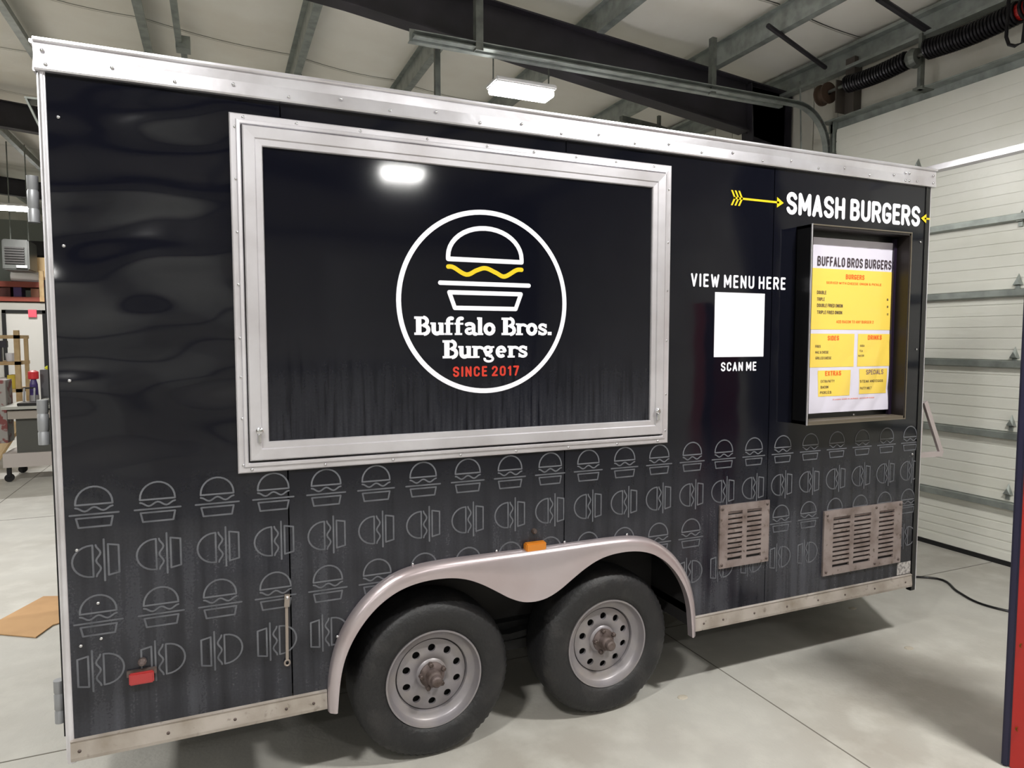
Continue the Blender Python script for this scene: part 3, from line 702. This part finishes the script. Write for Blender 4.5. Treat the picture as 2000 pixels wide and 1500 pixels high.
# ---- arrows and lettering
text('lettering', 'SMASH BURGERS', 3.134, 4.118, 2.383, 2.496, -.0015, M_white, T, t=.195, gap=.13)
text('lettering', 'VIEW MENU HERE', 2.554, 3.142, 2.005, 2.068, -.0015, M_white, T, t=.17, gap=.27)
text('lettering', 'SCAN ME', 2.742, 2.964, 1.600, 1.645, -.0015, M_white, T, t=.18, gap=.25)
MB().box(2.698,3.008,-.0015,0,1.670,1.983).build('blank_print', M_white, T, label='plain white square print')
def arrow(xh, z, xt, y=-.0015, sc=1):
    d = 1 if xh > xt else -1; v = []; f = []
    mb = MB(); hh = .026
    mb.add(flat([(xh, z), (xh-d*.044, z+hh), (xh-d*.044, z-hh)], y), [(0,1,2)])
    mb.add(flat([(xh-d*.03, z+.005), (xh-d*.03, z-.005), (xt, z-.005), (xt, z+.005)], y), [(0,1,2,3)])
    return mb
mb = arrow(3.116, 2.437, 2.80)
for k in range(3):
    x = 2.782+.022*k
    for s in (1, -1): mb.add(flat([(x, 2.437+s*.036), (x+.011, 2.437+s*.036), (x+.030, 2.437), (x+.019, 2.437)], -.0015), [(0,1,2,3)])
mb.build('arrow_print', M_yellow, T)
mb = arrow(4.122, 2.432, 4.196, -.0042); mb.build('arrow_print', M_yellow, T)
# ---- menu box
B = MB().box(3.207,3.925,-.006,-.001,1.325,2.325).build('menu_box', M_black, T, label='black menu box holding a yellow and white menu banner')
MB().box(3.207,3.219,-.098,0,1.325,2.325).build('box_side', M_black, B)
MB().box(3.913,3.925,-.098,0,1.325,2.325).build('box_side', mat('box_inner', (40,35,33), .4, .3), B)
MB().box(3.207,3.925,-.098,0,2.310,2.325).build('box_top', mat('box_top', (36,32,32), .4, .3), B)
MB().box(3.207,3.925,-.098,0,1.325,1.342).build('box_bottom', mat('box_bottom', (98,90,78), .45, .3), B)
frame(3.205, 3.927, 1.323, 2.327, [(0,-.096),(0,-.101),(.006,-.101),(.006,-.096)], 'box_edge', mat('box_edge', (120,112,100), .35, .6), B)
MB().box(3.2035,3.2095,-.103,-.097,1.323,2.327).build('box_edge', M_alu, B)
MB().box(3.885,3.905,-.03,-.012,1.343,2.30).build('retainer', mat('retainer', (28,20,36), .3), B)
many(MB().dome((0,0,0), .006, .004), 'screw', M_chrome, B, [(3.63,-.02,1.352),(3.30,-.09,1.333)])
px0, px1, pz0, pz1 = 3.262, 3.908, 1.371, 2.278
def pw(u, v):    # wrinkles deepen towards the bottom right
    k = max(0, .55-v)
    return .006*k*math.sin(9*u+7*v)+.010*k*math.sin(14*(u-v)+1)+.003*math.sin(20*u+2)*max(0, v-.9)*8
bn = MB().sheet(lambda u, v: (px0+(px1-px0)*u, -.018-abs(pw(u, v))*1.0, pz0+(pz1-pz0)*v), 60, 80).build('menu_banner', M_paper, B, smooth=True, label='wrinkled white banner with yellow menu blocks')
def Yb(x, z): return -.018-abs(pw((x-px0)/(px1-px0), (z-pz0)/(pz1-pz0)))-.0012
def P2(px, py): v = at(1560+px/3.75, 440+py/3.75, 'y', -.02); return v.x, v.z
def block(a, b):
    (x0, z1), (x1, z0) = P2(*a), P2(*b); x0 = max(x0, px0+.01)
    MB().sheet(lambda u, v: (x0+(x1-x0)*u, Yb(x0+(x1-x0)*u, z0+(z1-z0)*v), z0+(z1-z0)*v), 24, 24).build('menu_block', M_pyel, bn, smooth=True)
XR = P2(690, 700)[0]
def rect(x0, x1, z0, z1):
    MB().sheet(lambda u, v: (x0+(x1-x0)*u, Yb(x0+(x1-x0)*u, z0+(z1-z0)*v), z0+(z1-z0)*v), 24, 24).build('menu_block', M_pyel, bn, smooth=True)
z_a = P2(400,328)[1]; z_b = P2(400,765)[1]; z_c = P2(400,795)[1]; z_d = P2(400,1035)[1]; z_e = P2(250,1062)[1]; z_f = P2(250,1250)[1]
xm0 = P2(405,900)[0]; xm1 = P2(432,900)[0]
rect(px0+.012, XR, z_b, z_a); rect(px0+.012, xm0, z_d, z_c); rect(xm1, XR-.005, z_d, z_c)
rect(P2(138,1150)[0], P2(375,1150)[0], z_f, z_e); rect(P2(440,1150)[0], P2(640,1150)[0], z_f+.004, z_e+.004)
def btxt(s, a, b, zc, h, m, t=.14, gap=.2):
    x0 = P2(a, zc)[0]; x1 = P2(b, zc)[0]; z = P2((a+b)/2, zc)[1]; hh = h/3.75*.0026
    o = text('menu_text', s, x0, x1, z-hh/2, z+hh/2, 0, m, bn, t=t, gap=gap, curve=Yb)
btxt('BUFFALO BROS BURGERS', 138, 680, 276, 72, M_pblk, .17, .22)
btxt('BURGERS', 345, 482, 380, 38, M_pred, .2)
btxt('SERVED WITH CHEESE ONION & PICKLE', 202, 606, 428, 18, M_pred)
for s, b, z in (('DOUBLE', 202, 492), ('TRIPLE', 190, 541), ('DOUBLE FRIED ONION', 322, 588), ('TRIPLE FRIED ONION', 318, 638)): btxt(s, 134, b, z, 26, M_pblk, .17)
for s, z in (('8', 545), ('8', 597), ('10', 652)): btxt(s, 645, 657, z, 18, M_pblk)
btxt('ADD BACON TO ANY BURGER 2', 275, 548, 708, 22, M_pred)
btxt('SIDES', 210, 295, 826, 36, M_pred, .2); btxt('DRINKS', 505, 608, 822, 36, M_pred, .2)
for s, b, z in (('FRIES', 158, 887), ('MAC & CHEESE', 216, 930), ('GRILLED CHEESE', 238, 972)): btxt(s, 120, b, z, 20, M_pblk)
for s, a, b, z in (('SODA', 448, 480, 882), ('TEA', 444, 468, 920), ('WATER', 436, 478, 955)): btxt(s, a, b, z, 16, M_pblk)
btxt('EXTRAS', 192, 308, 1084, 36, M_pred, .2); btxt('SPECIALS', 488, 616, 1074, 38, mat('banner_violet', (110,84,104), .5), .15)
for s, a, b, z in (('EXTRA PATTY', 158, 260, 1142), ('BACON', 155, 216, 1185), ('PICKLES', 150, 236, 1224), ('STEAK AND EGGS', 444, 612, 1140), ('PATTY MELT', 444, 532, 1192)): btxt(s, a, b, z, 20, M_pblk)
btxt('CASH AND CARDS ACCEPTED', 245, 550, 1268, 8, M_pred)
# ---- vents
def vent(x0, x1, z0, z1, cols, n, label, scs):
    y = -.012
    back = MB().box(x0+.01, x1-.01, -.002, -.0005, z0+.01, z1-.01).build('vent_grille', M_dark, T, label=label)
    mz = (z1-z0)*.11; zs0, zs1 = z0+mz, z1-mz; h = (zs1-zs0)/n
    mv = mat('vent_plate', (158,146,144), .45, .55, var=(10,(122,108,104),.42,.7), var2=(40,(96,84,76),.62,.75))
    mb = MB(); edges = [x0]+[e for c in cols for e in c]+[x1]
    for a, b in zip(edges[::2], edges[1::2]): mb.box(a, b, y, -.0015, z0, z1)
    for a, b in cols:
        mb.box(a, b, y, -.0015, z0, zs0); mb.box(a, b, y, -.0015, zs1, z1)
        for k in range(1, n): mb.box(a, b, y, -.004, zs0+k*h-h*.27, zs0+k*h+h*.27)
    mb.build('vent_plate', mv, back)
    for a, b in cols:
        sl = MB().add([(a-x0,0,h*.30),(b-x0,0,h*.30),(b-x0,.009,-h*.2),(a-x0,.009,-h*.2),(a-x0,.001,h*.32),(b-x0,.001,h*.32),(b-x0,.010,-h*.2),(a-x0,.010,-h*.2)], [(0,1,2,3),(4,5,6,7),(0,1,5,4),(3,2,6,7)])
        many(sl, 'slat', mv, back, [(x0, y+.0015, zs0+(k+.5)*h+h*.1) for k in range(n)])
    many(MB().dome((0,0,0), .008, .006), 'screw', M_hub, back, [(px, y, pz) for px, pz in scs])
vent(2.747, 3.064, .620, .938, [(2.797,2.888),(2.918,3.012)], 10, 'small aluminium vent grille with two columns of slats', [(2.762,.92),(3.048,.92),(2.762,.638),(3.048,.638)])
vent(3.448, 4.050, .484, .838, [(3.515,3.64),(3.672,3.80),(3.865,3.985)], 11, 'wide aluminium vent grille with three columns of slats', [(3.47,.815),(3.84,.822),(4.03,.822),(3.47,.505),(3.84,.505),(4.03,.505)])
# ---- marker lamps, strap bar, bracket, hinges
MB().box(1.688,1.785,-.034,0,.838,.880).build('marker_light', M_amber, T, bevel=.005, label='amber marker light')
MB().lathe([(.012,.0),(.012,-.01),(.008,-.02),(.0005,-.022)], (1.738,0,.925), 10).build('bracket_knob', M_hub, T, smooth=True)
MB().box(.185,.262,-.022,0,.558,.600).build('marker_light', M_redlens, T, bevel=.004, label='red marker light')
MB().box(.178,.270,-.012,0,.586,.606).lathe([(.014,.0),(.014,-.012),(.008,-.024),(.0005,-.026)], (.226,0,.632), 10).build('bracket_knob', M_hub, T)
mb = MB().bar((.712,-.010,.80),(.709,-.010,.755),.018,.014,(0,1,0)).bar((.709,-.009,.76),(.707,-.009,.55),.0105,.006,(0,1,0))
mb.tube([(.707+.009*math.cos(a),-.009,.537+.011*math.sin(a)) for a in [2*PI*i/14 for i in range(15)]], .0035, 6, False)
mb.build('hold_back_strap', mat('strap', (150,140,132), .4, .5), T, bevel=0)
MB().dome((.712,-.016,.79), .007, .005).build('rivet', M_chrome, T)
many(MB().lathe([(.017,0),(.017,.04),(.015,.043),(.015,.046),(.017,.049),(.017,.10),(.015,.103),(.015,.106),(.017,.109),(.017,.15),(.001,.15)], (0,0,0), 14, axis='z'), 'rear_hinge', mat('hinge_grey', (150,152,156), .45, .4), T,
     [(-.045,.06,at(70,435,'y',.06).z), (-.045,.06,at(90,868,'y',.06).z), (-.038,.08,.43)], smooth=True)
MB().box(-.055,-.012,.05,.12,2.532,2.538).bar((-.05,.06,2.53),(-.014,.06,2.44),.006,.03,(0,1,0)).build('rear_bracket', M_galvd, T)
MB().box(-.02,-.012,.03,.05,.40,1.95).build('rear_gasket', M_dark, T)
a = at(1812,790,'y',.06); b = at(1838,886,'y',.06); c = at(1803,888,'y',.06)
MB().bar(at(1806,785,'y',.06), b, .03, .016, (0,1,0)).bar(b, c-Vector((.05,0,0)), .02, .03).bar(at(1803,800,'y',.06)-Vector((.02,0,0)), c-Vector((.04,0,0)), .02, .02, (0,1,0)).build('folding_bracket', mat('bracket', (176,166,166), .45, .4), T)

# ================================================================ RIGHT FOREGROUND red post
R = thing('lift_column', 'tall red steel column with dark edge strip and brass bolts at the right border of the picture', 'column', (3.47, -1.0, 0))
A0 = Vector((3.425, -.955, 0)); dv = Vector((math.sin(math.radians(62.5)), math.cos(math.radians(62.5)), 0)); rv_ = Vector((dv.y, -dv.x, 0))
def rbox(r0, r1, d0, d1, z0, z1):
    m_ = MB().box(r0, r1, d0, d1, z0, z1); m_.v = [A0+rv_*v.x+dv*v.y+Vector((0,0,v.z)) for v in m_.v]; return m_
rbox(.026, .40, 0, .05, 0, 2.0).build('front_panel', M_redpaint, R, bevel=.004)
rbox(0, .028, -.003, .05, 0, 1.995).build('edge_strip', M_blk_edge, R, bevel=.006)
rbox(.03, .40, .05, .22, 0, 1.98).build('carcass', M_redpaint, R)
many(MB().lathe([(.009,0),(.008,.006),(.001,.008)], (0,0,0), 8), 'bolt', M_brass, R, [A0+rv_*.05-dv*.003+Vector((0,0,z)) for z in (1.55, 1.215, .88, .522, .173)], smooth=True)
# ================================================================ FLOOR ITEMS
a = [at(1800,1120,'z',.008), at(1830,1130,'z',.008), at(1870,1155,'z',.008), at(1910,1177,'z',.008), at(1972,1194,'z',.008), at(2040,1205,'z',.008)]
a = [Vector((4.6, 1.1, .008)), Vector((4.9, .85, .008))]+a[1:]
pts = []
for i in range(len(a)-1):
    p0, p1, p2, p3 = a[max(i-1,0)], a[i], a[i+1], a[min(i+2,len(a)-1)]
    for k in range(6):
        t = k/6; pts.append(.5*((2*p1)+(p2-p0)*t+(2*p0-5*p1+4*p2-p3)*t*t+(3*p1-p0-3*p2+p3)*t**3))
pts.append(a[-1])
o = MB().tube(pts, .008, 8).build('power_cord', M_black, None, smooth=True); o['label'] = 'black power cord lying on the concrete beside the overhead door'; o['category'] = 'cord'
c = [at(0,1240,'z',.003), at(70,1246,'z',.003), at(103,1222,'z',.003), at(128,1214,'z',.003), at(128,1165,'z',.003), at(85,1166,'z',.003), at(0,1212,'z',.003)]
c += [Vector((-.95, c[0].y+.1, .003))]
mb = MB(); n = len(c); mb.v = c+[p+Vector((0,0,.006)) for p in c]; mb.f = [tuple(range(n)), tuple(range(n,2*n))]+[(i,(i+1)%n,n+(i+1)%n,n+i) for i in range(n)]
o = mb.build('cardboard_sheet', M_card); o['label'] = 'flat tan cardboard sheet on the floor behind the trailer rear'; o['category'] = 'cardboard'
for i, p in enumerate(((1665,1188),(1775,1266),(1333,1362))):
    q = at(*p, 'z', 0)
    o = MB().lathe([(.0001,.006),(.012,.005),(.020,.003),(.022,0)], q, 9, axis='z').build('wood_chip', mat('chip', (176,168,154), .8), None)
    for v in o.data.vertices: v.co.x = q.x+(v.co.x-q.x)*1.3
    o['label'] = ['small pale puddle-like debris in the shadow under the trailer nose', 'small pale debris spot at the shadow corner on the floor', 'small pale debris spot on the floor right of the rear tire'][i]; o['category'] = 'debris'
# ================================================================ LEFT BACKGROUND
YC = 7.4
def cv(px, py, Y=YC): return at(px, py, 'y', Y)
base = cv(15, 935); 
K = thing('workshop_cart', 'grey steel shop cart on casters with a cluttered top', 'cart', (-1.6, YC+.3, 0))
p = cv(5, 892); q = cv(110, 908)
MB().box(p.x, -.9, YC, YC+.75, q.z, p.z+.03).build('bottom_shelf', mat('cart_pale', (176,168,164), .5), K)
p = cv(28, 812); q = cv(110, 893)
MB().box(p.x, -.95, YC+.05, YC+.65, q.z, p.z).build('side_panel', mat('cart_dark', (74,74,70), .7), K)
p = cv(3, 797)
MB().box(p.x, -.9, YC-.05, YC+.8, p.z-.02, p.z+.015).build('top', mat('cart_top', (168,168,162), .4, .3), K)
p1 = cv(14, 800); MB().box(p1.x, -.95, YC+.0, YC+.5, p1.z-.12, p1.z-.02).build('drawer', mat('drawer', (150,142,134), .5), K)
for dx, dy in ((.06,.05),(.95,.05),(.06,.68)):
    MB().lathe([(.001,-.02),(.05,-.02),(.05,.02),(.001,.02)], (cv(5,935).x+dx, YC+dy, .05), 16).box(cv(5,935).x+dx-.02, cv(5,935).x+dx+.02, YC+dy-.03, YC+dy+.03, .06, cv(5,908).z+.01).build('caster', M_dark, K)
zt = cv(3, 797).z+.016
def item(nm, lab, cat, mb, m, g=None):
    o = mb.build(nm, m, None, bevel=.004); o['label'] = lab; o['category'] = cat
    if g: o['group'] = g
x1 = cv(33,795).x; x2 = cv(77,795).x
o = thing('tool_case', 'open black tool case lying on the shop cart', 'case', (x1, YC, zt))
MB().box(x1, x2, YC, YC+.28, zt, zt+.035).build('case_tray', M_black, o, bevel=.005)
MB().bar((x1+.01,YC+.3,zt+.03),(x1+.01,YC+.34,zt+.2),.02,.02).bar((x1+.12,YC+.3,zt+.03),(x1+.12,YC+.34,zt+.2),.02,.02).bar((x1,YC+.34,zt+.2),(x1+.13,YC+.34,zt+.2),.02,.02).build('handle', M_black, o)
item('angle_grinder', 'grey power tool lying beside the case on the shop cart', 'tool', MB().tube([(x2+.02,YC+.1,zt+.05),(x2+.14,YC+.25,zt+.05)],.03,10).lathe([(.001,-.02),(.05,-.02),(.05,.01),(.001,.01)],(x2+.14,YC+.12,zt+.05),14), mat('grinder', (150,150,146), .4))
x3 = cv(36,745).x
o = thing('degreaser_bottle', 'red and blue spray bottle standing at the back of the shop cart', 'bottle', (x3, YC+.5, zt))
MB().lathe([(.001,0),(.055,0),(.055,.10),(.001,.10)], (x3+.05, YC+.5, zt), 14, axis='z').build('bottle_base', mat('btl_grey', (150,146,148), .4), o)
MB().lathe([(.05,.10),(.045,.24),(.03,.30),(.001,.30)], (x3+.05, YC+.5, zt), 14, axis='z').build('bottle_body', mat('btl_blue', (60,44,110), .4), o)
MB().lathe([(.03,.30),(.06,.31),(.06,.40),(.02,.42),(.001,.42)], (x3+.05, YC+.5, zt), 14, axis='z').build('bottle_cap', mat('btl_red', (206,40,50), .4), o)
x4 = cv(54,730).x
item('toolbox', 'dark grey upright storage box at the back of the shop cart', 'box', MB().box(x4, x4+.32, YC+.62, YC+.78, zt, zt+.42), mat('tb_grey', (92,92,96), .5))
for k, (dx, dz) in enumerate(((.02,.42),(.14,.42))):
    item('glove', ['left yellow work glove draped on the dark storage box', 'right yellow work glove draped on the dark storage box'][k], 'glove',
         MB().box(x4+dx+.05, x4+dx+.13, YC+.62, YC+.74, zt+dz, zt+dz+.05+.03*k).box(x4+dx+.04, x4+dx+.07, YC+.60, YC+.68, zt+dz+.01, zt+dz+.04), mat('glove', (222,224,40), .6))
# wooden rack left
YW = 9.2
wx = cv(0,700,YW).x
K = thing('wooden_rack', 'pale pine storage rack with shelves at the left picture edge', 'rack', (wx, YW, 0))
xr = cv(28,700,YW).x; zt_ = cv(20,645,YW).z
for x in (wx-.9, wx-.2, xr): MB().box(x, x+.06, YW, YW+.08, 0, zt_).build('post', M_wood, K)
for x in (cv(44,700,YW).x,): MB().box(x, x+.045, YW+.1, YW+.16, 0, zt_-.1).build('post', M_wood, K)
for z in (zt_-.12, cv(20,713,YW).z, cv(20,760,YW).z-.05, .45): MB().box(wx-.9, xr+.06, YW, YW+.6, z, z+.05).build('shelf', M_wood, K)
zz = cv(20,713,YW).z+.05; z2 = cv(20,760,YW).z
item('tub', 'white plastic tub on the pine rack shelf', 'tub', MB().lathe([(.001,0),(.07,0),(.08,.12),(.001,.12)], (cv(18,705,YW).x, YW+.15, zz), 14, axis='z'), M_white)
item('drill', 'dark cordless tool on the pine rack shelf', 'tool', MB().box(cv(3,700,YW).x-.15, cv(3,700,YW).x-.03, YW+.1, YW+.2, zz, zz+.22).box(cv(3,700,YW).x-.12, cv(3,700,YW).x+.04, YW+.1, YW+.2, zz+.2, zz+.3), mat('drill', (40,36,52), .5))
item('yellow_bin', 'yellow parts bin on the lower shelf of the pine rack', 'bin', MB().box(cv(12,740,YW).x, cv(28,740,YW).x, YW+.05, YW+.3, z2, z2+.2), mat('bin', (206,180,50), .5))
item('white_box', 'white and black box on the lower shelf of the pine rack', 'box', MB().box(cv(-8,740,YW).x, cv(11,740,YW).x, YW+.05, YW+.3, z2, z2+.16), mat('wb', (200,200,200), .5))
item('red_crate', 'red and white carton standing left of the shop cart', 'box', MB().box(cv(-40,760,YC).x, p.x-.01 if False else cv(1,760,YC).x-.02, YC+.3, YC+.6, .45, cv(0,745,YC).z), mat('crate', (120,60,58), .5, var=(9,(150,146,142),.45,.5)))
item('plywood_offcut', 'tan plywood board leaning under the left end of the shop cart', 'board', MB().bar((cv(-20,850,YC+1).x, YC+1.0, .10), (cv(28,830,YC+1).x, YC+1.2, .62), .3, .03), M_wood)
# grey wall partition with whiteboard, red mezzanine shelf, heater
YP = 12.4
zt2 = cv(0,590,YP).z
P_ = setting('wall_partition')
MB().box(-6.5, -1.2, YP, YP+.1, 0, zt2).build('wall_board', mat('part', (166,164,158), .5), P_)
xa, xb = cv(14,640,YP).x, cv(85,640,YP).x; za, zb = cv(40,612,YP).z, cv(40,720,YP).z
K = thing('roll_door', 'pale grey door with a dark frame in the partition behind the cart', 'door', ((xa+xb)/2, YP, 0))
MB().box(xa, xb, YP-.04, YP, 0, za).build('door_leaf', mat('leaf', (186,184,180), .5), K)
MB().box(xa-.06, xa, YP-.06, YP, 0, za+.06).box(xb, xb+.06, YP-.06, YP, 0, za+.06).box(xa-.06, xb+.06, YP-.06, YP, za, za+.06).build('door_frame', M_dark, K)
p = cv(57,605,YP); q = cv(74,620,YP)
item('pink_sign', 'small pink label above the pale grey door', 'sign', MB().box(p.x, q.x, YP-.09, YP-.065, q.z, p.z), mat('pink', (226,80,100), .5))
z0 = cv(0,588,YP).z; z1 = cv(0,560,YP).z; z3 = cv(0,540,YP).z
K = thing('red_shelf', 'long red-brown storage shelf on top of the partition', 'shelf', (-3, YP, z0))
MB().box(-6, -1.5, YP-.05, YP+.9, z0, z0+.08).build('shelf_board', M_woodred, K)
MB().box(-6, -1.5, YP-.05, YP+.9, z1, z1+.10).build('shelf_board', M_woodred, K)
for x in (-5, -4, cv(0,560,YP).x-.1, cv(78,560,YP).x): MB().box(x, x+.07, YP-.06, YP, z0, z3+.12).build('post', M_wood, K)
item('white_roll', 'white plastic-wrapped roll lying on the upper red shelf', 'roll', MB().tube([(cv(20,545,YP).x, YP+.1, z1+.21), (cv(76,545,YP).x, YP+.1, z1+.19)], .10, 12), mat('roll', (246,244,248), .3))
item('purple_box', 'dark purple box on the lower red shelf', 'box', MB().box(cv(26,570,YP).x, cv(42,570,YP).x, YP, YP+.3, z0+.08, z0+.26), mat('pur', (60,36,90), .5))
item('brown_box', 'small brown box at the right end of the lower red shelf', 'box', MB().box(cv(60,570,YP).x, cv(76,570,YP).x, YP, YP+.3, z0+.08, z0+.24), mat('brn', (130,84,62), .6))
item('maroon_box', 'long maroon carton at the left of the lower red shelf', 'box', MB().box(cv(0,570,YP).x-.4, cv(20,570,YP).x, YP, YP+.3, z0+.08, z0+.25), mat('mar', (74,30,26), .6))
item('beige_carton', 'tall beige carton stacked above the red shelf beside the heater', 'box', MB().box(cv(59,520,YP+.25).x, cv(120,520,YP+.25).x, YP+.25, YP+.75, z1+.1, cv(60,502,YP+.25).z), mat('beige', (238,206,156), .6))
YH = 11.6
K = thing('unit_heater', 'grey hanging unit heater with a dark louvred grille at left', 'heater', (cv(28,500,YH).x, YH, cv(0,520,YH).z))
a = cv(2,466,YH); b = cv(58,528,YH)
MB().box(a.x, b.x, YH, YH+.6, b.z, a.z).build('housing', mat('heater', (70,72,70), .4), K, bevel=.02)
a = cv(9,480,YH); b = cv(49,516,YH)
n = 7
for k in range(n):
    z = b.z+(a.z-b.z)*k/n; MB().box(a.x, b.x, YH-.03, YH-.005, z, z+(a.z-b.z)/n*.6).build('louvre', mat('lou', (34,30,30), .5), K)
MB().box(cv(8,0,YH).x, cv(30,0,YH).x, YH-.03, YH-.004, cv(0,522,YH).z, cv(0,517,YH).z).build('badge', M_alu, K)
for x in (cv(12,480,YH).x, cv(48,480,YH).x): MB().tube([(x, YH+.3, cv(0,466,YH).z), (x, YH+.3, roofz(x)-.2)], .01, 6).build('hanger', M_galvd, K)
a = cv(55,470,YP+1); b = cv(110,500,YP+1)
item('duct', 'black square duct box hanging right of the heater', 'duct', MB().box(a.x, b.x+.6, YP+1, YP+1.5, b.z, a.z), M_dark)
MB().box(-8, 3, 14.2, 14.3, 0, cv(0,425,14.0).z-.0).build('upper_wall', mat('gw', (112,118,112), .6), P_)
